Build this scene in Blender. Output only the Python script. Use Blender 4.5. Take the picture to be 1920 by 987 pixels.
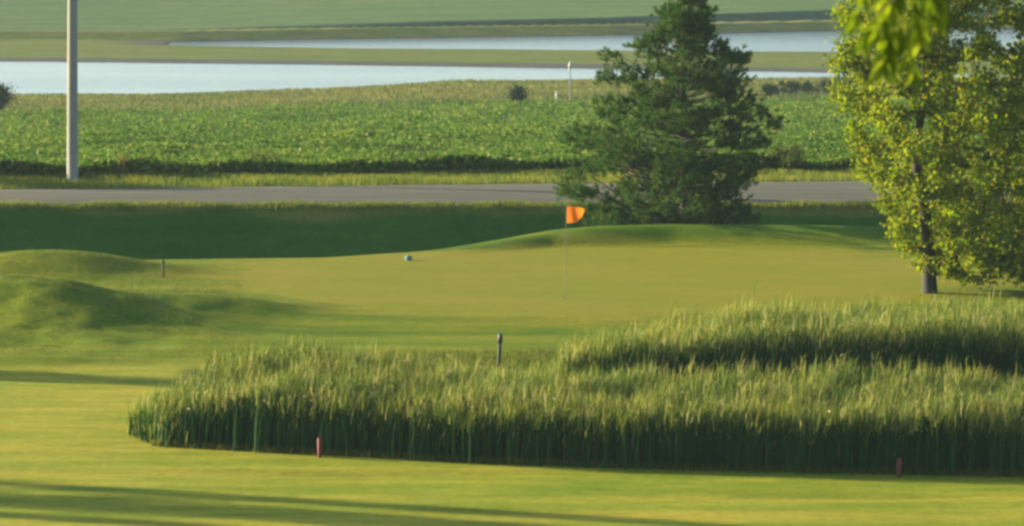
import bpy, math, random
import numpy as np
from mathutils import Vector
R = math.radians
rng = np.random.default_rng(7)
random.seed(7)
for o in list(bpy.data.objects): bpy.data.objects.remove(o)
S = bpy.context.scene
C = S.collection

# ------------------------------------------------------------------ camera
CAMH = 11.2
FP = 8500.0                       # focal length in photo pixels (1920 wide)
cam_d = bpy.data.cameras.new('camera'); cam = bpy.data.objects.new('camera', cam_d); C.objects.link(cam)
cam.location = (0, 0, CAMH)
cam.rotation_euler = (R(90) - math.atan(886.5 / FP), 0, 0)
cam_d.sensor_fit = 'HORIZONTAL'; cam_d.sensor_width = 36.0; cam_d.lens = FP / 1920 * 36
cam_d.clip_start = 0.5; cam_d.clip_end = 9000
cam_d.dof.use_dof = True; cam_d.dof.focus_distance = 92; cam_d.dof.aperture_fstop = 5.2
S.camera = cam
S.render.resolution_x = 1024; S.render.resolution_y = 526

# ------------------------------------------------------------------ light
SUN_EL = 12.5; SUN_BACK = 20.0     # degrees above the horizon / behind the left-hand side
to_sun = Vector((-math.cos(R(SUN_EL)) * math.cos(R(SUN_BACK)), math.cos(R(SUN_EL)) * math.sin(R(SUN_BACK)), math.sin(R(SUN_EL))))
W = bpy.data.worlds.new('World'); S.world = W; W.use_nodes = True
nt = W.node_tree; bg = nt.nodes['Background']
sky = nt.nodes.new('ShaderNodeTexSky'); sky.sky_type = 'NISHITA'; sky.sun_disc = False
sky.sun_elevation = R(SUN_EL); sky.sun_rotation = math.atan2(to_sun.x, to_sun.y)
sky.air_density = 1.0; sky.dust_density = 1.3; sky.ozone_density = 2.0; sky.altitude = 300
nt.links.new(sky.outputs[0], bg.inputs[0]); bg.inputs[1].default_value = 0.085
sl = bpy.data.lights.new('sun', 'SUN'); sl.energy = 5.0; sl.angle = R(0.55); sl.color = (1.0, 0.85, 0.58)
so = bpy.data.objects.new('sun', sl); C.objects.link(so)
so.rotation_euler = to_sun.to_track_quat('Z', 'Y').to_euler(); so.location = (-60, 60, 60)
S.view_settings.view_transform = 'Standard'; S.view_settings.look = 'None'
S.view_settings.gamma = 1.0; S.view_settings.use_curve_mapping = False
S.view_settings.exposure = 1.68
S.render.engine = 'CYCLES'
try:
    S.cycles.pixel_filter_type = 'BLACKMAN_HARRIS'; S.cycles.filter_width = 2.9
    S.cycles.max_bounces = 8; S.cycles.transparent_max_bounces = 8; S.cycles.volume_bounces = 0
except Exception: pass

# ------------------------------------------------------------------ helpers
def tag(o, label=None, cat=None, group=None, kind=None):
    if label: o['label'] = label
    if cat: o['category'] = cat
    if group: o['group'] = group
    if kind: o['kind'] = kind
    return o
def empty(name, loc, label=None, cat=None, group=None):
    o = bpy.data.objects.new(name, None); C.objects.link(o); o.location = loc
    return tag(o, label, cat, group)
def mesh(name, V, F, mat=None, parent=None, smooth=False, attr=None):
    """V (N,3); F (M,k) all faces with k corners."""
    V = np.asarray(V, dtype=np.float32); F = np.asarray(F, dtype=np.int32)
    me = bpy.data.meshes.new(name)
    me.vertices.add(len(V)); me.vertices.foreach_set('co', V.ravel())
    k = F.shape[1]
    me.loops.add(F.size); me.loops.foreach_set('vertex_index', F.ravel())
    me.polygons.add(len(F)); me.polygons.foreach_set('loop_start', np.arange(0, F.size, k, dtype=np.int32))
    me.polygons.foreach_set('loop_total', np.full(len(F), k, dtype=np.int32))
    if smooth: me.polygons.foreach_set('use_smooth', np.ones(len(F), dtype=bool))
    me.update(calc_edges=True)
    if attr is not None:
        a = me.color_attributes.new('tint', 'FLOAT_COLOR', 'POINT')
        a.data.foreach_set('color', np.asarray(attr, dtype=np.float32).ravel())
    if mat: me.materials.append(mat)
    o = bpy.data.objects.new(name, me); C.objects.link(o)
    if parent: o.parent = parent
    return o
def smooth01(t):
    t = np.clip(t, 0, 1); return t * t * (3 - 2 * t)
def px(x, d):                       # photo column at distance d -> world X
    return (x - 960) / FP * d
def dist(y, z=0.0):                 # photo row of a point at height z -> distance
    return FP * (CAMH - z) / (y + 393.0)

class TB:                           # tube / box collector, quads only
    def __init__(s): s.V = []; s.F = []; s.n = 0
    def tube(s, pts, rad, k=8, cap=True):
        pts = np.asarray(pts, float); m = len(pts)
        rad = np.broadcast_to(np.asarray(rad, float), (m,))
        t = np.gradient(pts, axis=0); t /= np.linalg.norm(t, axis=1, keepdims=True) + 1e-9
        up = np.array([0.13, 0.97, 0.21]) if abs(t[0, 2]) > .7 else np.array([0.05, 0.1, 1.])
        a = np.cross(t, up); a /= np.linalg.norm(a, axis=1, keepdims=True) + 1e-9
        b = np.cross(t, a)
        th = np.arange(k) * 2 * np.pi / k
        ring = pts[:, None, :] + rad[:, None, None] * (np.cos(th)[None, :, None] * a[:, None, :] + np.sin(th)[None, :, None] * b[:, None, :])
        base = s.n; s.V.append(ring.reshape(-1, 3))
        i = np.arange(m - 1)[:, None]; j = np.arange(k)[None, :]; j2 = (j + 1) % k
        s.F.append(np.stack([base + i * k + j, base + i * k + j2, base + (i + 1) * k + j2, base + (i + 1) * k + j], -1).reshape(-1, 4))
        s.n += m * k
        if cap:
            for e in (0, m - 1):
                c = s.n; s.V.append(pts[e][None, :]); s.n += 1
                o = base + e * k
                s.F.append(np.array([[c, o + q, o + (q + 1) % k, o + (q + 2) % k] for q in range(0, k, 2)]))
    def build(s, name, mat, parent=None, smooth=True):
        return mesh(name, np.concatenate(s.V), np.concatenate(s.F), mat, parent, smooth)

# ------------------------------------------------------------------ materials
def newmat(name):
    m = bpy.data.materials.new(name); m.use_nodes = True
    n = m.node_tree; b = n.nodes['Principled BSDF']; return m, n, b
def noise(n, scale, detail=3, rough=.55, vec=None, dist_=0.0):
    t = n.nodes.new('ShaderNodeTexNoise'); t.inputs['Scale'].default_value = scale
    t.inputs['Detail'].default_value = detail; t.inputs['Roughness'].default_value = rough; t.inputs['Distortion'].default_value = dist_
    if vec is not None: n.links.new(vec, t.inputs['Vector'])
    return t.outputs['Fac']
def ramp(n, fac, stops):
    r = n.nodes.new('ShaderNodeValToRGB')
    while len(r.color_ramp.elements) < len(stops): r.color_ramp.elements.new(.5)
    for e, (p, c) in zip(r.color_ramp.elements, stops): e.position = p; e.color = (*c, 1) if len(c) == 3 else c
    n.links.new(fac, r.inputs[0]); return r.outputs[0]
def mix(n, a, b, fac, mode='MIX'):
    m = n.nodes.new('ShaderNodeMix'); m.data_type = 'RGBA'; m.blend_type = mode; m.clamp_factor = True
    for sock, v in ((m.inputs[6], a), (m.inputs[7], b), (m.inputs[0], fac)):
        if isinstance(v, (int, float)): sock.default_value = v
        elif isinstance(v, tuple): sock.default_value = (*v, 1)
        else: n.links.new(v, sock)
    return m.outputs[2]
def mapping(n, scale, rot=0):
    tc = n.nodes.new('ShaderNodeTexCoord'); mp = n.nodes.new('ShaderNodeMapping')
    mp.inputs['Scale'].default_value = scale; mp.inputs['Rotation'].default_value = (0, 0, rot)
    n.links.new(tc.outputs['Object'], mp.inputs['Vector']); return mp.outputs[0]
def bump(n, b, h, strength, distance):
    bp = n.nodes.new('ShaderNodeBump'); bp.inputs['Strength'].default_value = strength; bp.inputs['Distance'].default_value = distance
    n.links.new(h, bp.inputs['Height']); n.links.new(bp.outputs[0], b.inputs['Normal'])
def plain(name, col, rough=.7, vary=.25, scale=8, metal=0):
    m, n, b = newmat(name)
    f = noise(n, scale, 4, .6, mapping(n, (1, 1, 1)))
    c = mix(n, tuple(c * (1 - vary) for c in col), tuple(min(1, c * (1 + vary)) for c in col), f)
    n.links.new(c, b.inputs['Base Color']); b.inputs['Roughness'].default_value = rough; b.inputs['Metallic'].default_value = metal
    return m
def leafmat(name, cols, trans=.35, rough=.75, spec=.12, tcol=None, patch=None):
    """cols: list of (pos, colour) picked per leaf"""
    m, n, b = newmat(name)
    g = n.nodes.new('ShaderNodeNewGeometry')
    c = ramp(n, g.outputs['Random Per Island'], cols)
    if patch:
        pv = noise(n, 1.0, 4, .6, mapping(n, patch))
        c = mix(n, c, ramp(n, pv, [(.32, (.58, .72, .62)), (.5, (1, 1, 1)), (.68, (1.35, 1.18, 1.1))]), 1.0, 'MULTIPLY')
    n.links.new(c, b.inputs['Base Color']); b.inputs['Roughness'].default_value = rough
    b.inputs['Specular IOR Level'].default_value = spec
    t = n.nodes.new('ShaderNodeBsdfTranslucent')
    tc = mix(n, c, tcol or (1.0, 1.0, .45), .9, 'MULTIPLY'); n.links.new(tc, t.inputs[0])
    mx = n.nodes.new('ShaderNodeMixShader'); mx.inputs[0].default_value = trans
    out = n.nodes['Material Output']
    n.links.new(b.outputs[0], mx.inputs[1]); n.links.new(t.outputs[0], mx.inputs[2]); n.links.new(mx.outputs[0], out.inputs[0])
    return m

M = {}
# ground: zone colour (cover type per vertex, bank faces darkened as in shade) times procedural variation
m, n, b = newmat('ground_turf'); M['ground'] = m
at = n.nodes.new('ShaderNodeAttribute'); at.attribute_name = 'tint'
v1 = noise(n, 1.0, 5, .6, mapping(n, (.22, .55, .5)))
v2 = noise(n, 1.0, 6, .7, mapping(n, (3.0, 3.0, 3.0)))
v3 = noise(n, 1.0, 3, .5, mapping(n, (.05, .9, .5), R(4)))
v4 = noise(n, 1.0, 4, .75, mapping(n, (22, 22, 22)))
c = mix(n, at.outputs['Color'], ramp(n, v1, [(.3, (.66, .84, .6)), (.52, (1, 1, 1)), (.75, (1.14, 1.03, .95))]), 1.0, 'MULTIPLY')
c = mix(n, c, ramp(n, v3, [(.35, (.74, .90, .7)), (.5, (1, 1, 1)), (.66, (1.22, 1.08, 1.25))]), 1.0, 'MULTIPLY')
c = mix(n, c, ramp(n, v2, [(.3, (.8, .86, .7)), (.5, (1, 1, 1)), (.7, (1.12, 1.1, 1.05))]), 1.0, 'MULTIPLY')
v5 = noise(n, 1.0, 5, .65, mapping(n, (.35, 1.5, 1), R(-3)), .6); v6 = noise(n, 1.0, 4, .8, mapping(n, (7, 9, 9)))
c = mix(n, c, ramp(n, v5, [(.36, (.80, .88, .72)), (.5, (1, 1, 1)), (.63, (1.16, 1.10, 1.2))]), 1.0, 'MULTIPLY')
c = mix(n, c, ramp(n, v6, [(.35, (.82, .88, .8)), (.65, (1.16, 1.1, 1.1))]), 1.0, 'MULTIPLY')
n.links.new(c, b.inputs['Base Color']); b.inputs['Roughness'].default_value = .9; b.inputs['Specular IOR Level'].default_value = .05
ad = n.nodes.new('ShaderNodeMath'); ad.operation = 'MULTIPLY_ADD'; ad.inputs[1].default_value = .5
n.links.new(v4, ad.inputs[0]); n.links.new(v2, ad.inputs[2])
# alpha of the tint attribute = how rough the cover is
bp = n.nodes.new('ShaderNodeBump'); bp.inputs['Distance'].default_value = .05
n.links.new(at.outputs['Alpha'], bp.inputs['Strength']); n.links.new(ad.outputs[0], bp.inputs['Height']); n.links.new(bp.outputs[0], b.inputs['Normal'])

m, n, b = newmat('putting_green'); M['green'] = m
v1 = noise(n, 1.0, 5, .6, mapping(n, (.25, .5, 1))); v2 = noise(n, 1.0, 5, .65, mapping(n, (2, 2.5, 1)))
c = ramp(n, v1, [(.3, (.185, .205, .014)), (.5, (.215, .211, .018)), (.7, (.25, .216, .026))])
c = mix(n, c, ramp(n, v2, [(.3, (.9, .93, .85)), (.7, (1.08, 1.05, 1.05))]), 1.0, 'MULTIPLY')
n.links.new(c, b.inputs['Base Color']); b.inputs['Roughness'].default_value = .9; b.inputs['Specular IOR Level'].default_value = .05
bump(n, b, noise(n, 1.0, 3, .6, mapping(n, (12, 12, 12))), .25, .01)

m, n, b = newmat('road_gravel'); M['road'] = m
v1 = noise(n, 1.0, 4, .6, mapping(n, (.25, 1.6, 1))); v2 = noise(n, 1.0, 6, .7, mapping(n, (7, 7, 7)))
c = ramp(n, v1, [(.3, (.034, .036, .019)), (.5, (.053, .052, .026)), (.7, (.082, .074, .038))])
c = mix(n, c, ramp(n, v2, [(.3, (.75, .75, .75)), (.7, (1.2, 1.2, 1.2))]), 1.0, 'MULTIPLY')
n.links.new(c, b.inputs['Base Color']); b.inputs['Roughness'].default_value = .95
bump(n, b, v2, .5, .02)

m, n, b = newmat('lake_water'); M['water'] = m
b.inputs['Base Color'].default_value = (.20, .27, .30, 1); b.inputs['Roughness'].default_value = .12
b.inputs['IOR'].default_value = 1.33
w = noise(n, 1.0, 4, .6, mapping(n, (.5, 1.5, 1)))
w2 = noise(n, 1.0, 2, .5, mapping(n, (.02, .12, 1)))
mm = n.nodes.new('ShaderNodeMath'); mm.operation = 'MULTIPLY'; n.links.new(w, mm.inputs[0]); n.links.new(w2, mm.inputs[1])
bump(n, b, mm.outputs[0], .6, .12)

M['reed'] = leafmat('reed_blade_shade_tone', [(0, (.012, .058, .016)), (.5, (.020, .088, .022)), (.93, (.045, .12, .025)), (1, (.12, .12, .04))], .12)  # stems coloured dark so the bed front looks shaded
M['reedlit'] = leafmat('reed_leaf_sunlit_tone', [(0, (.06, .13, .014)), (.45, (.16, .22, .028)), (.75, (.31, .33, .08)), (1, (.60, .56, .26))], .35, patch=(.8, .8, .8))  # sunlight on the reed tops is put into this leaf colour
M['seed'] = leafmat('reed_seed_head', [(0, (.2, .16, .08)), (.5, (.34, .29, .15)), (1, (.5, .44, .28))], .3)
M['roughgrass'] = leafmat('rough_grass_blade', [(0, (.09, .13, .022)), (.6, (.15, .18, .035)), (1, (.24, .22, .07))], .4)
M['meadow'] = leafmat('meadow_grass_blade', [(0, (.08, .12, .02)), (.6, (.13, .155, .03)), (1, (.26, .23, .08))], .3, patch=(.14, .07, .2))
M['verge'] = leafmat('verge_grass_blade', [(0, (.11, .18, .020)), (.6, (.21, .25, .035)), (1, (.34, .32, .08))], .35, patch=(.5, .5, .2))
M['crop'] = leafmat('crop_leaf', [(0, (.06, .14, .012)), (.5, (.105, .205, .02)), (.85, (.17, .25, .035)), (1, (.26, .27, .11))], .35, patch=(.16, .10, .2))
M['maple'] = leafmat('broad_leaf', [(0, (.08, .16, .006)), (.45, (.20, .28, .010)), (.85, (.29, .33, .018)), (1, (.34, .25, .02))], .5, tcol=(1, 1, .25))
M['nearleaf'] = leafmat('near_leaf', [(0, (.06, .12, .008)), (.5, (.14, .21, .010)), (1, (.30, .36, .03))], .55, tcol=(1, 1, .25))
M['needle'] = leafmat('pine_needle_lit_tones', [(0, (.014, .075, .022)), (.5, (.038, .125, .026)), (.8, (.12, .18, .026)), (1, (.20, .20, .04))], .3)  # upper stops mix sunlit needle tones into the colour
M['shrub'] = leafmat('shrub_leaf', [(0, (.06, .10, .02)), (.5, (.10, .15, .03)), (1, (.17, .19, .05))], .35)
M['darkshrub'] = leafmat('dark_shrub_leaf', [(0, (.02, .045, .018)), (.6, (.035, .065, .025)), (1, (.06, .09, .03))], .2)
M['drystem'] = leafmat('dry_weed', [(0, (.22, .17, .05)), (1, (.34, .25, .08))], .3)
M['bark'] = plain('bark', (.034, .030, .026), .9, .4, 12)
M['palebark'] = plain('twig_bark', (.16, .14, .10), .9, .3, 12)
M['pole'] = plain('weathered_pole', (.27, .255, .215), .85, .22, 5)
M['red'] = plain('red_stake_paint', (.17, .03, .025), .6, .2, 10)
M['blackpaint'] = plain('dark_cap', (.02, .024, .03), .5, .3, 10)
M['postgreen'] = plain('stained_post', (.028, .042, .018), .8, .3, 10)
M['white'] = plain('white_plastic', (.42, .43, .34), .5, .06, 6)
M['teal'] = plain('teal_marker', (.12, .22, .20), .95, .15, 10)
M['steel'] = plain('flagstick', (.10, .14, .11), .6, .1, 10)
M['cup'] = plain('hole_dark', (.02, .02, .02), .9, .1, 10)
m, n, b = newmat('orange_flag'); M['flag'] = m
b.inputs['Base Color'].default_value = (.80, .17, .012, 1); b.inputs['Roughness'].default_value = .7
t = n.nodes.new('ShaderNodeBsdfTranslucent'); t.inputs[0].default_value = (.95, .24, .015, 1)
mx = n.nodes.new('ShaderNodeMixShader'); mx.inputs[0].default_value = .45
n.links.new(b.outputs[0], mx.inputs[1]); n.links.new(t.outputs[0], mx.inputs[2]); n.links.new(mx.outputs[0], n.nodes['Material Output'].inputs[0])

# ------------------------------------------------------------------ terrain
WATER = -10.0
def I(x, xs, ys): return np.interp(x, xs, ys)
def edge_row(xpix, ypix, z):        # rows along a far edge -> (X, Y) control points
    d = [dist(y, z) for y in ypix]
    return [px(x, dd) for x, dd in zip(xpix, d)], d
SX, SY = edge_row([-900, 0, 300, 600, 850, 1150, 1400, 1700, 2800], [186, 181, 180, 171, 156, 152, 150, 149, 146], WATER)
SY = [v + 3.0 for v in SY]       # near shore
AX, AY = edge_row([-900, 0, 600, 1150, 1560, 2800], [110, 114, 120, 128, 135, 150], WATER)                                     # far shore of first water
BX, BY = edge_row([330, 640, 1150, 1560, 2800], [83, 88, 92, 95, 100], WATER)                                                  # far side of the spit
DX, DY = edge_row([330, 640, 1150, 1560, 2800], [77, 72, 65, 57, 44], WATER)                                                   # far shore of second water
KX, KY = edge_row([-900, 150, 600, 1150, 1580, 2800], [66, 60, 57, 53, 47, 34], -9.8)                                           # foot of far crop bank
def n2(x, y, s, seed=0):             # cheap smooth value noise
    r = np.random.default_rng(seed); out = 0
    for k in range(5):
        a = r.uniform(0, 2 * np.pi); f = s * r.uniform(.6, 1.6); p = r.uniform(0, 6.3)
        out = out + np.sin((x * np.cos(a) + y * np.sin(a)) * f + p)
    return out / 5
GREEN_C = (2.0, 103.8)
def green_r(X, Y):                   # <1 inside the putting green
    u = (X - GREEN_C[0]) / 8.6; v = (Y - GREEN_C[1]) / 7.5
    th = np.arctan2(v, u)
    return np.sqrt(u * u + v * v) / (1 + .04 * np.sin(2 * th + .5) + .03 * np.sin(3 * th))
def ditch_edge(X): return I(X, [-30, -14, -4.5, -2, 1, 4, 10, 30], [106.6, 107.2, 108.3, 110.0, 112.6, 113.4, 113.0, 112.0])
def front_edge(X): return I(X, [-8, -6.4, -4.5, 0, 4, 8, 14, 30], [78.2, 77.3, 76.6, 75.0, 74.2, 73.6, 73.0, 72.0])   # front line of the reeds
def road_near(X): return 122.3 + 0 * X
def road_far(X): return I(X, [-60, -14, 0, 10, 60], [121.3 + 5.2, 126.9, 128.6, 129.6, 131.5])
def crop_near(X): return road_far(X) + 4.1
def gauss(X, Y, cx, cy, rx, ry, p=1.0): return np.exp(-(np.abs((X - cx) / rx) ** 2 + np.abs((Y - cy) / ry) ** 2) ** p)
def height(X, Y):
    X = np.asarray(X, float); Y = np.asarray(Y, float)
    t = np.clip(1 - Y / 64.0, 0, 1.8)
    z = 9.4 * t ** 1.25
    z = z + .05 * n2(X, Y, .22, 1) * smooth01((Y - 62) / 8) * smooth01((122 - Y) / 4)
    # left mounds
    z = z + .50 * gauss(X, Y, -10.9, 105.3, 2.6, 1.2, 1.1)
    z = z + .74 * gauss(X, Y, -10.0, 95.7, 2.9, 2.5, 1.1) + .30 * gauss(X, Y, -13.5, 96.5, 3.0, 3.0) + (.10 * n2(X, Y, 1.3, 71) + .06 * n2(X, Y, 3.2, 72) + .03 * n2(X, Y, 7.0, 74)) * gauss(X, Y, -10, 95, 4, 6) + .035 * n2(X, Y, 2.4, 75) * gauss(X, Y, -10.9, 104, 3, 1.5)
    z = z + .26 * gauss(X, Y, -6.2, 97.2, 1.7, 1.1, 1.2) + .08 * gauss(X, Y, -8.5, 91.6, .6, .9)
    z = z + .10 * gauss(X, Y, -9.3, 88.6, 1.6, .5)
    # low swale lines on the fairway
    z = z - .07 * gauss(X, Y, -2.5, 73.9, 4.0, .35) - .05 * gauss(X, Y, 5.0, 71.3, 2.6, .3)
    # lip in front of the green
    z = z - .10 * gauss(X, Y, -1.5, 93.5, 6.0, 1.6)
    # mound behind the green
    mz = smooth01((X + 2.6) / 5.2) * smooth01((15 - X) / 7.0) * .34
    e = ditch_edge(X)
    z = z + mz * smooth01((Y - (e - 1.75)) / 1.5)
    # ditch and road bank
    dd = 2.35
    down = smooth01((Y - e - .05) / 4.2)
    up = np.clip((Y - 118.95) / 3.05, 0, 1)
    z = np.where(Y > e, z * (1 - down) - dd * down, z)
    z = np.where(Y > 118.2, np.maximum(z, -dd) + (0.02 - np.maximum(z, -dd)) * up, z)
    # pond hollow under the reeds
    fe = front_edge(X)
    hollow = smooth01((Y - fe - .8) / 2.5) * smooth01((89 - Y) / 3.0) * smooth01((X + 6.5) / 5)
    z = z - .35 * hollow
    # field falls to the lake
    cn = crop_near(X); sy = I(X, SX, SY)
    tf = np.clip((Y - cn) / (sy - cn), 0, 1)
    zf = WATER * (tf ** .97)
    zf = zf + .10 * n2(X, Y, .13, 4) * smooth01((Y - cn - 4) / 8) * smooth01((sy - Y) / 6)
    z = np.where(Y > cn, zf, z)
    # verge
    z = np.where((Y > road_far(X)) & (Y <= cn), .02 * (1 - (Y - road_far(X)) / 4.1), z)
    ay = I(X, AX, AY); by = I(X, BX, BY); dy = I(X, DX, DY); ky = I(X, KX, KY)
    land2 = (X < px(330, 380))
    sh1 = np.minimum(Y - sy, ay - Y)
    z = np.where(Y > sy, WATER - np.clip(sh1 * .35, -5, .8), z)
    # spit
    s2 = np.minimum(Y - ay, by - Y)
    zs = WATER + .14 * smooth01(s2 / 3.2) + .02 * n2(X, Y, .4, 9)
    z = np.where(Y > ay, np.where(Y < by, np.maximum(WATER + .001, zs), WATER - np.clip(np.minimum(Y - by, dy - Y) * .3, -5, .8)), z)
    gapw = smooth01((px(330, 380) - X) / 4.0)
    z = np.where((Y > ay + 3) & (Y < dy + 3) & (gapw > .02), np.maximum(z, WATER + .14 * gapw * smooth01((Y - ay - 2) / 3)), z)
    zl = WATER + .22 * smooth01((Y - dy) / 7.0)
    z = np.where(Y > dy, np.maximum(zl, np.where(Y < dy + 3, z, zl)), z)
    # far crop bank and hillside
    z = z + np.where(Y > ky, I(X, [-30, -18, -8, 8, 28], [.15, .45, .7, .95, 1.35]) * smooth01((Y - ky) / 1.7), 0)
    far = np.clip(Y - ky - 2, 0, 4000)
    z = z + .012 * np.minimum(far, 1500) + .000010 * np.minimum(far, 1500) ** 2 + np.where(far > 0, 1.2 * n2(X, Y, .012, 12) * smooth01((far - 80) / 400), 0)
    return z

def axis(segs):
    out = [np.arange(a, b_, s) for a, b_, s in segs]; return np.concatenate(out + [[segs[-1][1]]])
def geo(a, b_, n_): return list(np.geomspace(a, b_, n_))
xpos = np.array(list(np.arange(0, 15, .16)) + list(np.arange(15, 30, .6)) + geo(30, 2500, 34))
gx = np.unique(np.concatenate([-xpos, xpos]))
gy = np.concatenate([[-300, -150, -80, -40], np.arange(-20, 62, 1.0), np.arange(62, 134, .14), np.arange(134, 300, .55), np.arange(300, 416, .28), np.arange(416, 520, 1.6), geo(520, 5000, 50)])
GX, GY = np.meshgrid(gx, gy)
GZ = height(GX, GY)
# fine uneven turf on rough ground
def col(c): return np.array(c)
tint = np.zeros(GX.shape + (4,)); tint[:] = (.285, .282, .030, .30)         # fairway
def blend(mask, c):
    mk = mask[..., None]; tint[:] = tint * (1 - mk) + np.array(c) * mk
roughm = smooth01((GY - 86.5 + .8 * n2(GX, GY, .5, 3)) / 2.5) * (GY < 122.5)
blend(roughm, (.150, .188, .012, .42))
leftm = smooth01((GY - 88.5) / 1.5) * smooth01((-6.2 - GX + .6 * n2(GX, GY, .9, 6)) / 1.5) * (GY < 107)
blend(leftm * .8, (.165, .205, .018, .9))
gr = green_r(GX, GY)
blend(smooth01((1.20 - gr) / .10), (.175, .188, .012, .25))
blend(smooth01((1.10 - gr) / .12), (.212, .210, .017, .25))                     # fringe collar
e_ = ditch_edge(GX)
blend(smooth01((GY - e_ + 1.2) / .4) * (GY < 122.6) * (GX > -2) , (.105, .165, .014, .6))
blend(smooth01((GY - e_ - .1) / .4) * (GY < 122.6), (.036, .118, .012, .6))  # ditch and road bank: same grass, shade painted in as darker green
blend(smooth01((GY - 121.6 + .25 * n2(GX, GY, 1.4, 8)) / .3) * (GY < 122.6), (.16, .17, .03, .8))
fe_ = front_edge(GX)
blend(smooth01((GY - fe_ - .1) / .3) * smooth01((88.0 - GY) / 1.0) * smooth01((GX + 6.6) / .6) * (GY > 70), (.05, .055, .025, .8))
blend((GY > road_far(GX) - .3) * 1.0, (.17, .18, .025, .8))                 # verge
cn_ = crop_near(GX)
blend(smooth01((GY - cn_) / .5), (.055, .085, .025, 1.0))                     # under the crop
sy_ = I(GX, SX, SY); ay_ = I(GX, AX, AY); by_ = I(GX, BX, BY); dy_ = I(GX, DX, DY); ky_ = I(GX, KX, KY)
meadow_from = sy_ - I(GX, [-40, -20, 0, 10, 40], [85, 78, 66, 60, 60])
blend(smooth01((GY - meadow_from + 8 * n2(GX, GY, .12, 5)) / 14), (.15, .155, .035, .8))
blend((GY > sy_ - .3) * 1.0, (.10, .095, .085, .3))                         # lake bed and mud
blend(smooth01((GY - ay_ - 3.2 - .5 * n2(GX, GY, .3, 11)) / .8), (.14, .16, .032, .6))
blend(((GZ < WATER + .10) & (GY > ay_ + 2)) * 1.0, (.12, .105, .085, .3))
blend(smooth01((GY - dy_ - 2.2) / .8) * (GY < ky_), (.155, .17, .045, .5))
blend((GY > ky_ - .1) * 1.0, (.05, .095, .05, .8))  # face of the far crop bank, its shade painted as a dark strip
ff = GY - ky_
blend(smooth01((ff - 1.5) / 1.2), (.095, .15, .045, .6))
blend(smooth01(n2(GX * .35, GY, .10, 21) * 1.6) * smooth01((ff - 5) / 6) * .5, (.09, .135, .06, .6))
nx, ny = len(gx), len(gy)
idx = np.arange(nx * ny).reshape(ny, nx)
F = np.stack([idx[:-1, :-1], idx[:-1, 1:], idx[1:, 1:], idx[1:, :-1]], -1).reshape(-1, 4)
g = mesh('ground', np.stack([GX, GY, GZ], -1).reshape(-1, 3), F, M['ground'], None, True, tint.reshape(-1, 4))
tag(g, 'rolling mown golf course turf falling away to fields and far lake shores', 'ground', kind='structure')

def ghz(x, y):                                                             # height of the ground mesh itself
    x = np.asarray(x, float); y = np.asarray(y, float)
    i = np.clip(np.searchsorted(gx, x) - 1, 0, nx - 2); j = np.clip(np.searchsorted(gy, y) - 1, 0, ny - 2)
    u = (x - gx[i]) / (gx[i + 1] - gx[i]); v = (y - gy[j]) / (gy[j + 1] - gy[j])
    return (GZ[j, i] * (1 - u) + GZ[j, i + 1] * u) * (1 - v) + (GZ[j + 1, i] * (1 - u) + GZ[j + 1, i + 1] * u) * v

# lake
lk = mesh('water', [(-900, 250, WATER), (900, 250, WATER), (900, 470, WATER), (-900, 470, WATER)], [[0, 1, 2, 3]], M['water'])
tag(lk, 'calm pale lake reflecting the evening sky', 'lake', kind='structure')
# putting green sheet
rr = np.linspace(0, 1, 60); th = np.linspace(0, 2 * np.pi, 181)[:-1]
RR, TH = np.meshgrid(rr, th, indexing='ij')
k = (1 + .04 * np.sin(2 * TH + .5) + .03 * np.sin(3 * TH))
PX_ = GREEN_C[0] + 8.6 * RR * k * np.cos(TH); PY_ = GREEN_C[1] + 7.5 * RR * k * np.sin(TH)
PZ_ = ghz(PX_, PY_) + .008 - .016 * RR ** 14
ii = np.arange(60 * 180).reshape(60, 180); jn = np.roll(ii, -1, axis=1)
F = np.stack([ii[:-1], ii[1:], jn[1:], jn[:-1]], -1).reshape(-1, 4)
tag(mesh('putting_green', np.stack([PX_, PY_, PZ_], -1).reshape(-1, 3), F, M['green'], None, True),
    'smooth straw-tinged putting green around the orange flag', 'putting green', kind='structure')
# road with a slight crown, kerbless gravel shoulders
rx = np.unique(np.concatenate([np.arange(-60, 60, .5), -np.array(geo(60, 900, 20)), np.array(geo(60, 900, 20))]))
V = []; k = 9
for x in rx:
    a_, b_ = 122.25 + .10 * math.sin(x * 1.1) + .06 * math.sin(x * 2.9), float(road_far(x)) + .05 * math.sin(x * 1.7)
    for q in range(k):
        t = q / (k - 1); y = a_ + (b_ - a_) * t
        V.append((x, y, .045 + .07 * math.sin(math.pi * t)))
    V += [(x, a_ - .12, -.10), (x, b_ + .05, -.08)]
kk = k + 2; F = []
for i in range(len(rx) - 1):
    o0 = i * kk; o1 = o0 + kk
    for q in range(k - 1): F.append((o0 + q, o1 + q, o1 + q + 1, o0 + q + 1))
    F.append((o0 + k, o1 + k, o1, o0)); F.append((o0 + k - 1, o1 + k - 1, o1 + k + 1, o0 + k + 1))
tag(mesh('road', V, F, M['road'], None, True), 'grey brown gravelly country road crossing behind the green', 'road', kind='structure')

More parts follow.
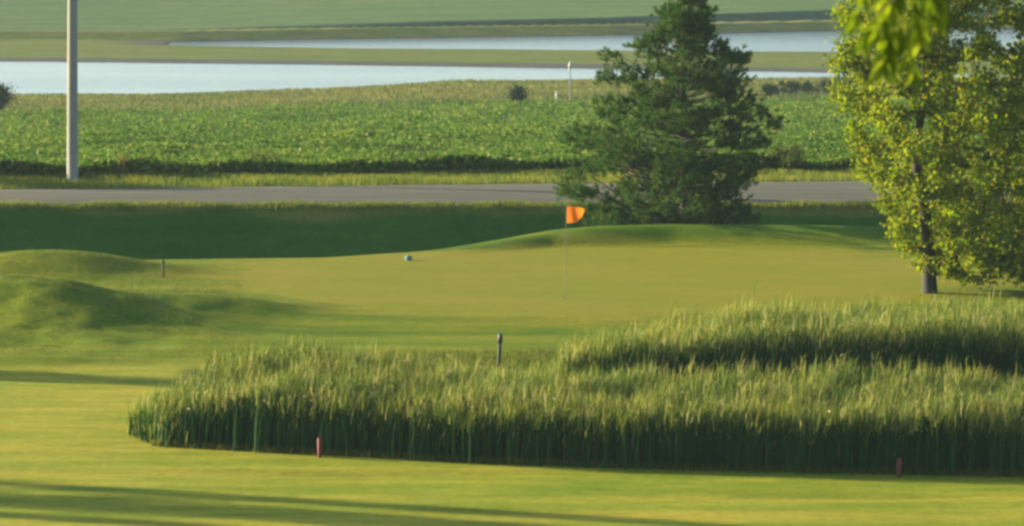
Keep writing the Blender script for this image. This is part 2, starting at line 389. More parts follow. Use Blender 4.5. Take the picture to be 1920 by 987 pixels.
# ------------------------------------------------------------------ blades
def blades(name, X, Y, H, width, lean, mat, segs=3, z=None, droop=.35, parent=None, tilt=None):
    N = len(X); z0 = ghz(X, Y) if z is None else z
    yaw = rng.uniform(0, 2 * np.pi, N); la = rng.uniform(0, 2 * np.pi, N) if tilt is None else tilt
    lx = np.cos(la) * lean * H; ly = np.sin(la) * lean * H
    Vv = []
    for s in range(segs + 1):
        t = s / segs
        w = width * (1 - t ** 1.6 * .92) * .5
        cx = X + lx * t ** 1.8; cy = Y + ly * t ** 1.8; cz = z0 + H * (t - droop * np.abs(lean) * t ** 3)
        Vv.append(np.stack([cx - np.cos(yaw) * w, cy - np.sin(yaw) * w, cz], -1)); Vv.append(np.stack([cx + np.cos(yaw) * w, cy + np.sin(yaw) * w, cz], -1))
    V = np.stack(Vv, 1); m_ = (segs + 1) * 2
    base = np.arange(N)[:, None] * m_
    F = np.concatenate([np.stack([base[:, 0] + 2 * s, base[:, 0] + 2 * s + 1, base[:, 0] + 2 * s + 3, base[:, 0] + 2 * s + 2], -1) for s in range(segs)])
    return mesh(name, V.reshape(-1, 3), F, mat, parent)
def leafcloud(centers, size, aspect=.6, normal_up=0.0, jitter=.35):
    """one folded leaf (two quads) per centre"""
    N = len(centers)
    d = rng.normal(size=(N, 3)); d[:, 2] *= (1 - normal_up * .7); d /= np.linalg.norm(d, axis=1, keepdims=True)
    u = rng.normal(size=(N, 3)); u[:, 2] += normal_up * 2
    s_ = np.cross(d, u); s_ /= np.linalg.norm(s_, axis=1, keepdims=True) + 1e-9
    nn = np.cross(s_, d)
    L = size * rng.uniform(1 - jitter, 1 + jitter, N)[:, None]; Wd = L * aspect * .5
    p0 = centers - d * L * .5; p1 = centers + d * L * .5; fold = nn * Wd * .35
    a = centers - s_ * Wd + fold - d * L * .06; b_ = centers + s_ * Wd + fold - d * L * .06
    V = np.stack([p0, a, p1, b_], 1); base = np.arange(N)[:, None] * 4
    T = np.concatenate([base + np.array([[0, 1, 2]]), base + np.array([[0, 2, 3]])]) 
    return V.reshape(-1, 3), T
def leaves(name, centers, size, mat, parent=None, aspect=.6, normal_up=0.0):
    V, T = leafcloud(np.asarray(centers), size, aspect, normal_up); return mesh(name, V, T, mat, parent)

# ------------------------------------------------------------------ reed beds
def reed_field(n_, xr, depth_fn, h_fn):
    X = rng.uniform(xr[0], xr[1], n_); a_, b_ = depth_fn(X)
    Y = a_ + (b_ - a_) * rng.uniform(0, 1, n_) + rng.normal(0, .12, n_)
    return X, Y, h_fn(X, Y, a_, b_)
def fdepth(X): 
    a_ = front_edge(X) + .10 * n2(X, X, 2.2, 31) + 1.1 * smooth01((-5.9 - X) / 1.0)
    w_ = I(X, [-6.6, -5.8, -4, -1, 1.5, 3, 14], [.5, 2.0, 4.0, 4.4, 3.4, 3.1, 3.6])
    return a_, a_ + w_
def fheight(X, Y, a_, b_):
    t = np.clip((Y - a_) / 2.2, 0, 1)
    t = np.clip((Y - a_) / 3.4, 0, 1)
    h0 = I(X, [-6.8, -6.4, -5.6, -4.6, -3, -.5, 1.2, 3, 14], [.35, .65, .9, 1.0, 1.0, .95, .95, 1.0, 1.02])
    h1 = I(X, [-6.8, -6.4, -5.6, -4.6, -3, -.5, 1.2, 3, 14], [.55, .85, 1.05, 1.2, 1.27, 1.24, 1.20, 1.40, 1.43])
    return (h0 + (h1 - h0) * t) * (1 + .09 * n2(X, Y, 1.5, 33) + .05 * n2(X, Y, 5, 34)) + .3 * smooth01((Y - a_ - .8) / 2.5)
def bdepth(X):
    a_ = I(X, [1, 3, 6, 14], [82.6, 82.0, 81.6, 81.3]) + .1 * n2(X, X, 2.0, 35)
    return a_, I(X, [1, 3, 6, 14], [83.6, 85.2, 86.2, 86.8])
def bheight(X, Y, a_, b_):
    h = I(X, [.5, .9, 2.2, 3.5, 6, 14], [.8, 1.35, 1.65, 1.85, 2.0, 2.05]) + .2 * smooth01((82.8 - Y) / 1.5) - .25 * smooth01((Y - 84.5) / 2)
    return h * (.95 + .12 * n2(X, Y, 1.3, 36) + .05 * n2(X, Y, 5, 37))
def reed_bed(name, n_, xr, dfn, hfn, label):
    X, Y, H = reed_field(n_, xr, dfn, hfn)
    kp = rng.uniform(size=n_) < .10 + .9 * smooth01((X - xr[0]) / 1.3); X, Y, H = X[kp], Y[kp], H[kp]; n_ = len(X)
    tall = rng.uniform(size=n_) < .012; H = np.where(tall, H * rng.uniform(1.05, 1.22, n_), H)
    H = H * (1.02 - np.abs(rng.normal(0, .10, n_))) * (1 + .09 * n2(X, Y, 4.0, 83) + .07 * n2(X, Y, 7.0, 81) + .05 * n2(X, Y, 14.0, 82))
    top = H > np.quantile(H, .3)
    lean = np.abs(rng.normal(0, .13, n_)) + .03
    tilt = rng.normal(-.3, 1.1, n_)
    o = blades(name, X, Y, H, rng.uniform(.014, .026, n_), lean, M['reed'], 5, droop=.9, tilt=tilt)
    tag(o, label, 'reeds', kind='stuff')
    # arching upper leaves, coloured bright to carry the sunlit tops of the bed
    nl = int(n_ * 1.45); k = rng.integers(0, n_, nl); x, y = X[k] + rng.normal(0, .04, nl), Y[k] + rng.normal(0, .04, nl)
    z = ghz(x, y) + H[k] * (1.0 - np.clip(rng.exponential(.11 + .07 * n2(x, y, 2.6, 73) + .25 * smooth01((-4.6 - x) / 1.4), nl), 0, .85)) - .12
    blades('upper_leaves_sunlit_tone', x, y, rng.uniform(.14, .42, nl), rng.uniform(.008, .016, nl), np.abs(rng.normal(.2, .42, nl)) + .05, M['reedlit'], 3, z=z, droop=.7, parent=o, tilt=rng.normal(-.2, 1.3, nl))
    return X, Y, H
A = reed_bed('reed_bed', 62000, (-6.75, 14.5), fdepth, fheight, 'long front bed of tall green reeds along the fairway edge with red stakes')
B = reed_bed('reed_bed', 43000, (.5, 15.0), bdepth, bheight, 'rear bed of dark reeds between the front reeds and the putting green')
# arching broken leaf tips and seed heads in the upper layer
def plume(X, Y, H, n_, name, label):
    k = rng.choice(len(X), n_, replace=False); x = X[k] + rng.normal(0, .1, n_); y = Y[k]; z = ghz(X[k], Y[k]) + H[k] * rng.uniform(.8, 1.04, n_)
    return np.stack([x, y, z], -1)
for nm, D_, q, lb in (('reed_seed_heads', A, 2600, 'pale feathery seed heads over the front reed bed'), ('reed_seed_heads', B, 1700, 'pale feathery seed heads over the rear reed bed')):
    P = plume(*D_, q, nm, lb)
    V, T = leafcloud(P, .075, .4, .0); V2 = V.reshape(-1, 4, 3)
    tag(mesh(nm, V, T, M['seed']), lb, 'seed heads', kind='stuff')

# ------------------------------------------------------------------ grasses
def scatter(n_, x0, x1, yf): 
    X = rng.uniform(x0, x1, n_); a_, b_ = yf(X); return X, a_ + (b_ - a_) * rng.uniform(0, 1, n_)
# bank-top fringe, verge, mound rough, grass between the reeds and green
X, Y = scatter(9000, -16, 16, lambda X: (121.85 + 0 * X, 122.35 + 0 * X)); clump = .5 + .5 * n2(X, Y, 2.5, 41)
tag(blades('bank_grass', X, Y, .05 + .22 * clump * rng.uniform(.5, 1, len(X)), .018, .3 * rng.uniform(.3, 1, len(X)), M['verge'], 3), 'sunlit fringe of long grass along the near road edge', 'grass', kind='stuff')
X, Y = scatter(26000, -18, 18, lambda X: (road_far(X) + .02, crop_near(X) + .5)); clump = .5 + .5 * n2(X, Y, 2.0, 42)
tag(blades('verge_grass', X, Y, .07 + .26 * clump * rng.uniform(.5, 1, len(X)), .02, .3 * rng.uniform(.3, 1, len(X)), M['verge'], 3), 'bright uncut verge grass between the road and the crop', 'grass', kind='stuff')
X, Y = scatter(60000, -15, -5.0, lambda X: (89.0 + 0 * X, ditch_edge(X) - 1.2)); kp = rng.uniform(size=len(X)) < smooth01((-5.3 - X + .5 * n2(X, Y, .9, 6)) / 1.5) * smooth01(.7 + 1.2 * n2(X, Y, 1.0, 44)); X, Y = X[kp], Y[kp]
tag(blades('rough_grass', X, Y, rng.uniform(.015, .05, len(X)), .012, .5 * rng.uniform(.3, 1, len(X)), M['roughgrass'], 2), 'shaggy rough grass over the humps left of the green', 'grass', kind='stuff')
def btw(X): return np.maximum(np.maximum(front_edge(X) + 3.2, 80.5), 80.5 + 6.0 * smooth01((X - .6) / 1.5)), 89.5 + I(X, [-6, 0, 6, 14], [0, 1.0, 2.0, 6.5])
X, Y = scatter(60000, -6.0, 14, btw); clump = .5 + .5 * n2(X, Y, 1.6, 45)
tag(blades('pond_margin_grass', X, Y, (.10 + .38 * clump ** 2 * smooth01((90.5 - Y) / 4)) * rng.uniform(.5, 1, len(X)), .016, .35 * rng.uniform(.3, 1, len(X)), M['roughgrass'], 3), 'tall yellow green grass behind the reeds below the putting green', 'grass', kind='stuff')
X = rng.uniform(-6.2, 14, 12000); Y = front_edge(X) - np.abs(rng.normal(0, .10, len(X))) + .05
tag(blades('reed_edge_grass', X, Y, rng.uniform(.04, .16, len(X)), .012, .35 * rng.uniform(.3, 1, len(X)), M['roughgrass'], 3), 'uneven grass lip where the mown fairway meets the front reeds', 'grass', kind='stuff')

# ------------------------------------------------------------------ crop field
def crop(n_, ya, yb, xw, hh, sz, per, meadow_cut=True):
    X = rng.uniform(-xw, xw, n_); Y = ya + (yb - ya) * rng.uniform(0, 1, n_)
    Y = crop_near(X) + (Y - ya)
    keep = np.abs(X) < Y * .125 + 4
    if meadow_cut:
        keep &= (Y < I(X, SX, SY) - I(X, [-40, -20, 0, 10, 40], [85, 78, 66, 60, 60]) + 10 + 8 * n2(X, Y, .12, 5))
    X, Y = X[keep], Y[keep]; Z = ghz(X, Y)
    P = np.stack([X, Y, Z], -1); P = np.repeat(P, per, 0)
    h = hh * (.75 + .55 * n2(P[:, 0], P[:, 1], .45, 51) * min(1, ya) + .35 * n2(P[:, 0], P[:, 1], 1.5, 52))
    P[:, 0] += rng.normal(0, .16, len(P)); P[:, 1] += rng.normal(0, .16, len(P)); P[:, 2] += np.clip(h, .1, 1) * rng.uniform(.15, 1.0, len(P)) ** .6
    return P
P = np.concatenate([crop(7500, .25, 2.6, 20, .60, .16, 22, False), crop(15000, 2, 45, 26, .42, .2, 15), crop(17000, 42, 150, 34, .42, .2, 11)])
tag(leaves('crop_plants', P, .13, M['crop'], None, .8, .5), 'dense leafy green crop filling the field beyond the road', 'crop', kind='stuff')
X = rng.uniform(-45, 50, 42000); sy = I(X, SX, SY); Y = sy - 1.5 - rng.uniform(0, 1, len(X)) ** 1.4 * 85; kp = np.abs(X) < Y * .125 + 3; X, Y = X[kp], Y[kp]
cl = .5 + .5 * n2(X, Y, .5, 55)
tag(blades('meadow_grass', X, Y, .12 + .30 * cl ** 2 * rng.uniform(.4, 1, len(X)), .07, .35 * rng.uniform(.3, 1, len(X)), M['meadow'], 2), 'straw tinged meadow grass between the crop and the lake', 'grass', kind='stuff')

# ------------------------------------------------------------------ shrubs
def shrub(name, x, y, w, h, nleaf, lsize, mat, label, cat='shrub', group=None, lumps=9, flat=False):
    z = float(ghz(x, y))
    root = empty(name, (x, y, z), label, cat, group)
    st = TB(); C_ = []
    for i in range(lumps):
        a = random.uniform(0, 6.28); r = random.uniform(0, .42) * w
        t = random.uniform(.35, .92); k_ = 1 - .75 * max(0, t - .45)
        p = Vector((math.cos(a) * r * k_, math.sin(a) * r * k_, h * t))
        st.tube([(0, 0, 0), (p.x * .45, p.y * .45, p.z * .5), tuple(p)], [.03 * h, .02 * h, .006 * h], 6)
        C_.append((p, random.uniform(.16, .26) * min(w, h)))
    per = nleaf // lumps
    pts = np.concatenate([np.array(p)[None] + rng.normal(size=(per, 3)) * r * .75 for p, r in C_])
    pts[:, 2] = np.abs(pts[:, 2])
    st.build('stem', M['bark'], root); leaves('foliage', pts, lsize, mat, root, .6)
    return root
def at_px(x, y, z0=None):             # world (X, Y) where a photo pixel meets the ground
    d = np.linspace(66, 460, 6000); X = px(x, d); zz = ghz(X, d); row = FP * (CAMH - zz) / d - 393
    k = np.argmin(np.abs(row - y) + (0 if z0 is None else 0)); return float(X[k]), float(d[k])
x, y = at_px(972, 194); shrub('shrub', x, y, 1.2, .95, 1500, .12, M['darkshrub'], 'small round dark shrub standing alone in the meadow above the crop')
x, y = at_px(-4, 219); shrub('shrub', x, y, 1.5, 1.5, 2400, .14, M['darkshrub'], 'dark shrub cut by the left edge of the picture below the lake')
x, y = at_px(492, 328); shrub('weed_bush', x, y, 1.5, .62, 1500, .07, M['shrub'], 'broad pale green weed bush against the dark crop edge', lumps=14)
x, y = at_px(590, 327); shrub('weed_bush', x, y, .7, .42, 500, .06, M['shrub'], 'low pale weed tuft just right of the broad weed bush', lumps=8)
x, y = at_px(405, 328); shrub('weed_bush', x, y, .6, .36, 400, .06, M['shrub'], 'low pale weed tuft just left of the broad weed bush', lumps=8)
x, y = at_px(1480, 322); shrub('weed_bush', x, y, 1.5, .7, 1300, .08, M['shrub'], 'green bush at the crop edge between the pine and the broad-leaved tree', lumps=12)
x, y = at_px(1375, 320); shrub('weed_bush', x, y, 1.3, .6, 900, .08, M['shrub'], 'green bush at the crop edge partly behind the right side of the pine', lumps=10)
for i, (sx, syy, w_, h_) in enumerate([(1445, 178, 1.4, .6), (1480, 175, 1.7, .75), (1515, 174, 1.7, .65), (1552, 173, 1.6, .8), (1590, 172, 2.0, .9)]):
    x, y = at_px(sx, syy)
    shrub('shrub', x, y, w_, h_, 900, .14, M['darkshrub'], ['dark shrub of the lakeside row nearest the pine', 'second dark shrub of the lakeside row, right of the first', 'middle dark shrub of the lakeside row, in front of the water', 'fourth dark shrub of the lakeside row', 'dark shrub of the lakeside row nearest the broad-leaved tree'][i], 'shrub', 'low dark shrubs in a row by the lake')
x, y = at_px(226, 333)
r = empty('dry_weed', (x, y, float(ghz(x, y))), 'tall spindly yellow brown weed in front of the crop', 'weed')
st = TB()
for i in range(5):
    a = random.uniform(-.5, .5); hh = random.uniform(.5, .85)
    st.tube([(a * .1, random.uniform(-.05, .05), 0), (a * .2, 0, hh * .5), (a * .35, 0, hh)], [.009, .007, .003], 5)
st.build('stem', M['drystem'], r)
leaves('foliage', rng.normal(size=(150, 3)) * np.array([.09, .08, .22]) + np.array([0, 0, .5]), .06, M['drystem'], r, .4)

# ------------------------------------------------------------------ trees
def grow(nodes, targets, skip=0):
    """connect every target to the nearest grown node, nearest first; returns parent index list"""
    P = [np.array(p, float) for p in nodes]; par = [i - 1 for i in range(len(P))]
    T = sorted(range(len(targets)), key=lambda i: min(np.linalg.norm(targets[i] - q) for q in P[skip:]))
    for i in T:
        t = targets[i]; A_ = np.array(P[skip:])
        dd = np.linalg.norm(A_ - t, axis=1) + .5 * np.maximum(0, A_[:, 2] - t[2])
        j = int(np.argmin(dd)) + skip
        m_ = (P[j] + t) / 2 + rng.normal(0, .04, 3) * np.linalg.norm(t - P[j]); m_[2] += .06 * np.linalg.norm(t - P[j])
        P.append(m_); par.append(j); P.append(np.array(t)); par.append(len(P) - 2)
    return P, par
def tree_from(name, root_loc, trunk, targets, r0, leaf_per, leaf_r, lsize, mat, label, cat, aspect=.75, tip_r=.006, rmul=.0023, extra_stems=()):
    root = empty(name, root_loc, label, cat)
    P, par = grow(trunk, targets, 1)
    cnt = np.ones(len(P))
    for i in range(len(P) - 1, 0, -1): cnt[par[i]] += cnt[i]
    rad = tip_r + np.sqrt(cnt) * rmul
    tb = TB(); br = TB(); nt_ = len(trunk)
    rt = np.maximum(np.linspace(r0, r0 * .35, nt_), 0)
    rt[0] = r0 * 1.3
    tb.tube(P[:nt_], rt, 12)
    for i in range(nt_, len(P)):
        j = par[i]; ra = min(rad[j], rt[min(j, nt_ - 1)] * .8) if j < nt_ else rad[j]
        br.tube([P[j], P[i]], [max(ra * .9, rad[i]), rad[i]], 6, False)
    tb.build('trunk', M['bark'], root); br.build('limb', M['bark'], root)
    tips = np.array([P[i] for i in range(nt_, len(P))])
    pts = np.repeat(tips, leaf_per, 0) + rng.normal(size=(len(tips) * leaf_per, 3)) * np.array([1, 1, .75]) * leaf_r
    leaves('crown', pts, lsize, mat, root, aspect, .1)
    return root
# broad-leaved tree at the right: outline (local X, Z) of the crown, given by left and right limits at heights
TX, TY = px(1744, 101.5), 101.0
def crown_targets(n_, zs, xl, xr_, dep, gap=.0):
    out = []
    while len(out) < n_:
        z = random.uniform(zs[0], zs[-1]); l = np.interp(z, zs, xl); r_ = np.interp(z, zs, xr_); d_ = np.interp(z, zs, dep)
        x = random.uniform(l, r_); c = (l + r_) / 2; hw = (r_ - l) / 2
        yy = d_ * math.sqrt(max(0, 1 - ((x - c) / hw) ** 2)) * random.uniform(-1, 1)
        p = np.array([x, yy, z])
        if gap and n2(p[0:1] * 2.2, p[2:3] * 2.2 + yy * .7, 1.0, 61)[0] < -gap: continue
        if .9 < z < 2.1 and -.45 < x < .1 and yy < .3: continue
        if z < 2.7 and x <= -.4 and random.random() < .4: continue
        if out and min(np.linalg.norm(p - q) for q in out) < .175: continue
        out.append(p)
    return out
zs = [.35, 1.0, 1.7, 2.6, 3.5, 4.5, 6.0, 7.5, 8.6]
tg = crown_targets(980, zs, [-.3, -.7, -.95, -1.4, -1.8, -2.15, -2.2, -1.5, -.5], [3.4, 4.0, 4.2, 4.4, 4.4, 4.3, 3.8, 2.8, 1.4], [1.3, 1.9, 2.3, 2.6, 2.7, 2.7, 2.4, 1.8, .8], .60)
trunk = [(0, 0, -.1), (-.02, 0, .6), (-.06, .02, 1.3), (-.14, .04, 1.9), (-.30, .02, 2.5), (-.32, .05, 3.2), (-.2, .1, 4.2), (.05, .1, 5.3), (.2, 0, 6.4), (.3, 0, 7.6)]
big = tree_from('broadleaf_tree', (TX, TY, float(ghz(TX, TY))), trunk, tg, .15, 40, .12, .105, M['maple'],
          'leafy yellow green broad-leaved tree with dark trunk at the right of the putting green', 'tree')

# pine behind the green
def pine(name, loc, H, prof, label, cat='tree', nclump=380, seed=3):
    rd = random.Random(seed); root = empty(name, loc, label, cat)
    tb = TB(); tb.tube([(0, 0, -.1), (.05, 0, H * .35), (-.04, .02, H * .7), (0, 0, H - .1)], [.15, .11, .05, .012], 10); tb.build('trunk', M['bark'], root)
    br = TB(); cl = []
    tries = 0
    while len(cl) < nclump and tries < 60000:
        tries += 1
        z = H * (.03 + .96 * rd.random() ** 1.25); a = rd.uniform(0, 2 * math.pi); ca, sa = math.cos(a), math.sin(a)
        L = np.interp(z, prof[0], prof[1]) if ca < 0 else np.interp(z, prof[0], prof[2])
        L *= 1 + .10 * math.sin(3 * a + z * 2.1) + .08 * math.sin(5 * a - z * 3.7)
        f = rd.random() ** .45
        p = np.array([ca * L * f, sa * L * f, z])
        if n2(p[0:1] * 1.0, p[2:3] * 1.7 + p[1] * .8, 2.3, 91)[0] < -.42 and f > .45 and z > H * .4: continue
        if cl and min(np.linalg.norm((p - q[0]) * np.array([1, 1, 1.5])) for q in cl) < .27: continue
        cl.append((p, f, a, L))
    tip, dr = [], []
    for p, f, a, L in cl:
        r_ = math.hypot(p[0], p[1]); zb = max(0.02, p[2] - .28 * r_ - .05); out = np.array([math.cos(a), math.sin(a), 0])
        br.tube([np.array([0, 0, zb]), np.array([p[0] * .5, p[1] * .5, zb + .07 * r_]), p * np.array([.85, .85, 1]) - np.array([0, 0, .06]), p], [.01 + .008 * r_, .010 + .004 * r_, .008, .004], 5, False)
        sz = rd.uniform(.75, 1.2) * (1.0 if p[2] < H * .8 else .8)
        for q in range(24):
            o_ = rng.normal(size=3) * np.array([.155, .155, .085]) * sz + out * rd.uniform(-.05, .12)
            tip.append(p + o_); dr.append(out * .6 + np.array([0, 0, .8]) + o_ * 3)
    for q in range(10): tip.append(np.array([rd.uniform(-.05, .05), 0, H - .5 + .05 * q])); dr.append(np.array([0, 0, 1.]))
    br.build('limb', M['bark'], root)
    tip = np.array(tip); dr = np.array(dr); per = 22; N = len(tip) * per
    c0 = np.repeat(tip, per, 0); d0 = np.repeat(dr / np.linalg.norm(dr, axis=1, keepdims=True), per, 0)
    nd = d0 * .6 + rng.normal(size=(N, 3)) * .5; nd /= np.linalg.norm(nd, axis=1, keepdims=True)
    base = c0 + d0 * rng.uniform(-.05, .05, N)[:, None]
    w = np.cross(nd, rng.normal(size=(N, 3))); w /= np.linalg.norm(w, axis=1, keepdims=True)
    L = rng.uniform(.07, .12, N)[:, None]; w = w * .010
    V = np.stack([base - w, base + w, base + nd * L + w * .4, base + nd * L - w * .4], 1)
    mesh('crown', V.reshape(-1, 3), np.arange(N)[:, None] * 4 + np.array([[0, 1, 2, 3]]), M['needle'], root)
    return root
PXx, PYy = px(1283, 116), 116.0; pz = float(ghz(PXx, PYy)); PH = 6.25 - pz
hz = [q - pz for q in (-1.5, 0, .4, 1.3, 2.3, 3.0, 3.45, 3.9, 4.45, 4.8, 5.1, 5.7, 6.25)]
pine_o = pine('pine_tree', (PXx, PYy, pz), PH, (hz, [2.1, 2.5, 2.75, 3.05, 3.4, 2.8, 1.5, 1.95, 1.85, 1.2, .95, .5, .05], [1.5, 1.6, 1.65, 1.95, 2.1, 2.1, 1.85, 1.75, 1.7, .95, .75, .45, .05]),
     'dark bushy pine tree standing behind the mound of the putting green', nclump=410)

# slender trees beyond the left edge of the picture; their long shadows cross the fairway
def copy_tree(src, name, loc, sc, rz, label, group):
    r_ = src.copy(); C.objects.link(r_); r_.name = name; r_.location = loc; r_.scale = sc; r_.rotation_euler = (0, 0, rz); r_['label'] = label; r_['group'] = group
    for ch in list(src.children):
        c_ = ch.copy(); C.objects.link(c_); c_.parent = r_
    return r_
sd = np.array([math.cos(R(SUN_BACK)), -math.sin(R(SUN_BACK))])
def upsun(x, y, L): return x - sd[0] * L, y - sd[1] * L
for i, (x0, y0, L, hgt, wid, lb) in enumerate([
        (-8.2, 72.7, 24, 10.5, .16, 'slim dark pine left of the picture, farthest forward of its group'),
        (-8.2, 71.3, 26, 11.5, .32, 'slim dark pine left of the picture, second of its group'),
        (-8.2, 85.9, 22, 6.6, .40, 'slim dark pine left of the picture, beside the fairway bend'),
        (-8.2, 69.7, 32, 11.0, .16, 'slim dark pine left of the picture, farthest from the green')]):
    x, y = upsun(x0, y0, L)
    copy_tree(pine_o, 'pine_tree', (x, y, float(ghz(x, y))), (wid, wid, hgt / PH), i * 1.3, lb, 'slim pines beyond the left edge of the picture')
x, y = upsun(-14.3, 128.4, 10); shrub('shrub', x, y, 2.6, 3.0, 12000, .16, M['darkshrub'], 'dark roadside bush beyond the left edge of the picture')

# near tree whose hanging spray of leaves enters at the top right
NX, NY = 5.6, 21.0; nz = float(ghz(NX, NY))
root = empty('broadleaf_tree', (NX, NY, nz), 'bright green hanging branch of leaves close to the camera at the top right', 'tree')
tb = TB(); tb.tube([(0, 0, -.2), (.05, 0, 1.5), (-.05, .1, 3.2), (.1, 0, 5.2), (.1, .1, 7.4)], [.22, .17, .13, .09, .04], 12); tb.build('trunk', M['bark'], root)
def nloc(x, y, d): return np.array([px(x, d) - NX, d - NY, CAMH - (y + 393) / FP * d - nz])
br = TB(); lv = []
main = [np.array([-.03, .08, 3.0]), np.array([-1.5, -.3, 4.5]), nloc(1760, -190, 20.2), nloc(1715, -60, 20.0), nloc(1682, 20, 20.0), nloc(1668, 75, 20.0)]
br.tube(main, [.06, .035, .016, .009, .006, .004], 8)
def frond(p0, direction, L, nl, size):
    direction = np.array(direction, float); direction /= np.linalg.norm(direction)
    p1 = p0 + direction * L; br.tube([p0, (p0 + p1) / 2 + np.array([0, 0, .01]), p1], [.004, .003, .0015], 5)
    for q in range(nl):
        t = q / (nl - 1); c = p0 + (p1 - p0) * t
        for sgn in (-1, 1):
            dd = direction * .75 + np.array([sgn * .55, rng.normal(0, .3), -.55]); dd /= np.linalg.norm(dd)
            lv.append((c, dd + rng.normal(0, .13, 3), size * random.uniform(.75, 1.15)))
frond(nloc(1682, 10, 20.0), (-.22, 0, -1), .27, 6, .12)
frond(nloc(1668, 60, 20.0), (-.25, .1, -1), .14, 5, .13)
frond(nloc(1715, -60, 20.0), (-.8, .1, -.8), .20, 6, .11)
frond(nloc(1725, -80, 20.1), (.35, .1, -1), .26, 6, .11)
for (a, b_, dx, L_) in [(1690, -30, -.5, .22), (1660, 10, -.6, .2), (1640, -40, -.5, .22), (1655, 60, .15, .16), (1690, 50, .3, .2), (1710, 0, .2, .16), (1735, -40, .3, .16), (1755, -50, .1, .16), (1720, -40, .1, .2)]:
    frond(nloc(a, b_, 20.0 + random.uniform(-.15, .2)), (dx, .1, -1), L_, 6, .10)
for q in range(26):
    a = random.uniform(1640, 2300); f = nloc(a, random.uniform(-900, -320), random.uniform(19.6, 21.5)); frond(f, (random.uniform(-1, 1), random.uniform(-.4, .4), -.8), .4, 6, .13)
    br.tube([(0, 0, 4.6), tuple((f + np.array([0, 0, 4.9])) / 2), tuple(f)], [.03, .015, .005], 5)
VV = []; FF = []
for (c, d, L) in lv:
    d = d / np.linalg.norm(d); s = np.cross(d, rng.normal(size=3) * .5 + np.array([0, 1, .2])); s /= np.linalg.norm(s); nn = np.cross(s, d)
    prof = [(0, .02), (.2, .12), (.45, .17), (.75, .11), (1, .01)]; o_ = len(VV)
    for t, w in prof:
        mid = c + d * L * t + nn * (-.15 * L * t * t)
        VV += [mid - s * w * L + nn * .05 * L, mid, mid + s * w * L + nn * .05 * L]
    for q in range(4):
        FF += [(o_ + q * 3, o_ + q * 3 + 1, o_ + q * 3 + 4, o_ + q * 3 + 3), (o_ + q * 3 + 1, o_ + q * 3 + 2, o_ + q * 3 + 5, o_ + q * 3 + 4)]
br.build('limb', M['palebark'], root)
mesh('crown', VV, FF, M['nearleaf'], root, True)

# ------------------------------------------------------------------ things
# utility pole
ux, uy = px(133, dist(338)), dist(338); uz = float(ghz(ux, uy))
pts = [(0, 0, -.1)] + [(.0 + .01 * i, 0, i * 1.0) for i in range(1, 11)]
tb = TB(); tb.tube(pts, np.linspace(.165, .115, 11), 20)
u = tb.build('utility_pole', M['pole']); u.location = (ux, uy, uz); tag(u, 'weathered grey wooden utility pole standing on the verge beyond the road', 'pole')

# flagstick
fx, fy = px(1060, dist(562)), dist(562); fz = float(ghz(fx, fy)) + .008
f = empty('golf_flag', (fx, fy, fz), 'orange flag on a thin stick in the hole of the putting green', 'flag')
tb = TB(); tb.tube([(0, 0, 0), (.01, 0, .9), (.02, 0, 1.55), (.035, 0, 2.10)], [.008, .008, .007, .006], 8); tb.build('flagstick', M['steel'], f)
V = []; nu, nv = 16, 10
for j in range(nv):
    for i in range(nu):
        t = i / (nu - 1); s = j / (nv - 1)
        top = 2.05 - .015 * t - .05 * t ** 3; bot = 1.68 + .02 * t + .13 * smooth01((t - .55) / .45)
        xx = .035 + .40 * t - .06 * t * t * (1 - s); V.append((xx * 1.0, .05 * math.sin(t * 6.5 + s * 1.6) * t, bot + (top - bot) * s))
F = [(j * nu + i, j * nu + i + 1, (j + 1) * nu + i + 1, (j + 1) * nu + i) for j in range(nv - 1) for i in range(nu - 1)]
mesh('flag', V, F, M['flag'], f, True)
V = [(.054 * math.cos(a), .054 * math.sin(a), z) for z in (.003, -.0015) for a in np.linspace(0, 2 * math.pi, 17)[:-1]]
mesh('cup', V + [(0, 0, .002)], [(32, q, (q + 1) % 16, (q + 2) % 16) for q in range(0, 16, 2)], M['cup'], f)

def stake(name, xp, yp, h, w, mat, label, group=None, cap=None, capmat=None, lean=0, loc=None):
    x, y = loc or at_px(xp, yp); z = float(ghz(x, y))
    def sq(z0, z1, w0, w1):
        V = []; 
        for zz, ww in ((z0, w0), (z0 + (z1 - z0) * .5, (w0 + w1) / 2), (z1 - .015, w1), (z1, w1 * .7)):
            for sx, sy_ in ((-1, -1), (1, -1), (1, 1), (-1, 1)): V.append((sx * ww / 2 + lean * zz, sy_ * ww / 2, zz))
        F = [(r_ * 4 + q, r_ * 4 + (q + 1) % 4, r_ * 4 + 4 + (q + 1) % 4, r_ * 4 + 4 + q) for r_ in range(3) for q in range(4)] + [(12, 13, 14, 15), (3, 2, 1, 0)]
        return V, F
    if cap:
        r_ = empty(name, (x, y, z), label, 'post', group)
        V, F = sq(-.1, h - cap - .002, w, w); mesh('post', V, F, mat, r_)
        V, F = sq(h - cap, h, w * 1.35, w * 1.3); mesh('cap', V, F, capmat, r_)
    else:
        V, F = sq(-.1, h, w, w); r_ = mesh(name, V, F, mat); r_.location = (x, y, z); tag(r_, label, 'stake', group)
    r_.rotation_euler = (0, 0, .35)
    return r_
def before_reeds(xp):
    x = px(xp, 75.5); d = float(front_edge(x)) - .38; return px(xp, d), d
stake('hazard_stake', 0, 0, .33, .055, M['red'], 'red hazard stake at the foot of the reeds, the left one', 'red stakes along the reeds', loc=before_reeds(596), lean=-.02)
stake('hazard_stake', 0, 0, .31, .055, M['red'], 'red hazard stake at the foot of the reeds, the right one', 'red stakes along the reeds', loc=before_reeds(1693), lean=.02)
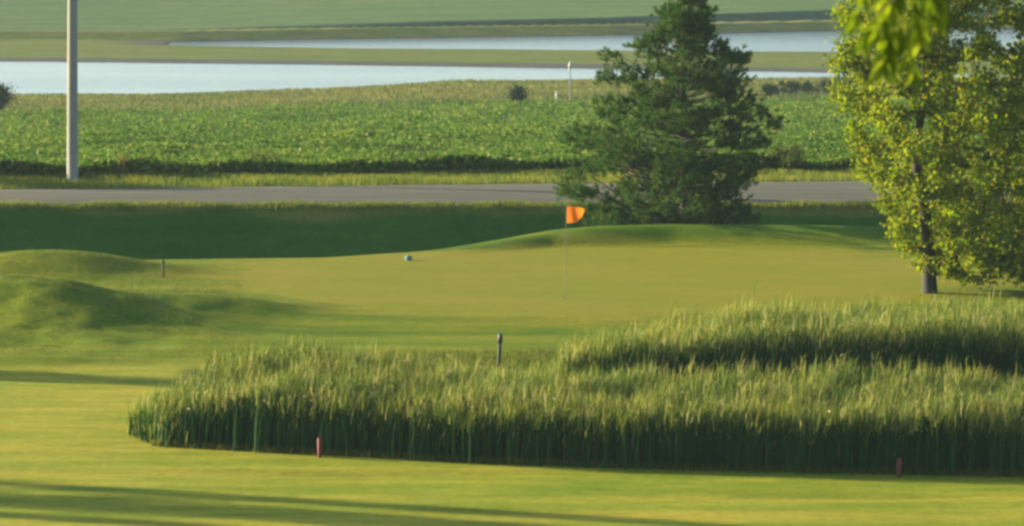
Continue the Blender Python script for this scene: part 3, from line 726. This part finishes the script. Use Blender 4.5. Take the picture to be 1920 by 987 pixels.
stake('marker_post', 935, 690, .64, .055, M['postgreen'], 'short dark capped post rising behind the front reeds', None, .19, M['blackpaint'], .05)
stake('marker_post', 0, 0, .40, .04, M['postgreen'], 'small dark post by the end of the left hump', None, .08, M['postgreen'], 0, loc=(px(302, 103.8), 103.8))
# far posts in the meadow
x, y = at_px(1069, 196)
r = empty('marker_post', (x, y, float(ghz(x, y))), 'tall thin pole with a pale head in front of the lake', 'post')
k_ = y / FP
tb = TB(); tb.tube([(0, 0, -.1), (0, 0, 40 * k_), (0, 0, 68 * k_)], [.03, .028, .025], 8); tb.build('pole', M['pole'], r)
tb = TB(); tb.tube([(0, 0, 67 * k_), (0, 0, 70 * k_), (-.01, 0, 76 * k_), (.03, 0, 81 * k_), (.05, 0, 84 * k_)], [.03, .08, .09, .06, .02], 10); tb.build('head', M['white'], r)
x, y = at_px(1044, 190)
tb = TB(); tb.tube([(0, 0, -.1), (0, 0, 8 * k_), (0, 0, 16 * k_), (0, 0, 23 * k_)], [.05, .06, .07, .03], 10); o = tb.build('marker_post', M['white']); o.location = (x, y, float(ghz(x, y)))
tag(o, 'short white post in the meadow left of the tall thin pole', 'post')
# teal marker behind the green: squat dome on a disc
x, y = at_px(765, 489); r = empty('teal_marker', (x, y, float(ghz(x, y))), 'small round teal marker on the back edge of the putting green', 'marker')
tb = TB(); tb.tube([(0, 0, 0), (0, 0, .03), (0, 0, .07), (0, 0, .105), (0, 0, .125), (0, 0, .132)], [.07, .085, .09, .07, .04, .01], 16); tb.build('dome', M['teal'], r)

# ------------------------------------------------------------------ haze
m = bpy.data.materials.new('haze_air'); m.use_nodes = True; n = m.node_tree
n.nodes.remove(n.nodes['Principled BSDF']); v = n.nodes.new('ShaderNodeVolumePrincipled')
v.inputs['Color'].default_value = (.68, .87, 1.0, 1); v.inputs['Density'].default_value = .00016; v.inputs['Anisotropy'].default_value = .2
n.links.new(v.outputs[0], n.nodes['Material Output'].inputs['Volume'])
zt = float(max(GZ.max(), 16)) + 3; zb = float(GZ.min()) - 1
x0, x1, y0, y1 = -2520, 2520, -320, 5020
V = [(x0, y0, zb), (x1, y0, zb), (x1, y1, zb), (x0, y1, zb), (x0, y0, zt), (x1, y0, zt), (x1, y1, zt), (x0, y1, zt)]
hz_ = mesh('haze', V, [(3, 2, 1, 0), (4, 5, 6, 7), (0, 1, 5, 4), (1, 2, 6, 5), (2, 3, 7, 6), (3, 0, 4, 7)], m)
tag(hz_, 'thin evening haze over the golf course and the lake', 'haze', kind='stuff')
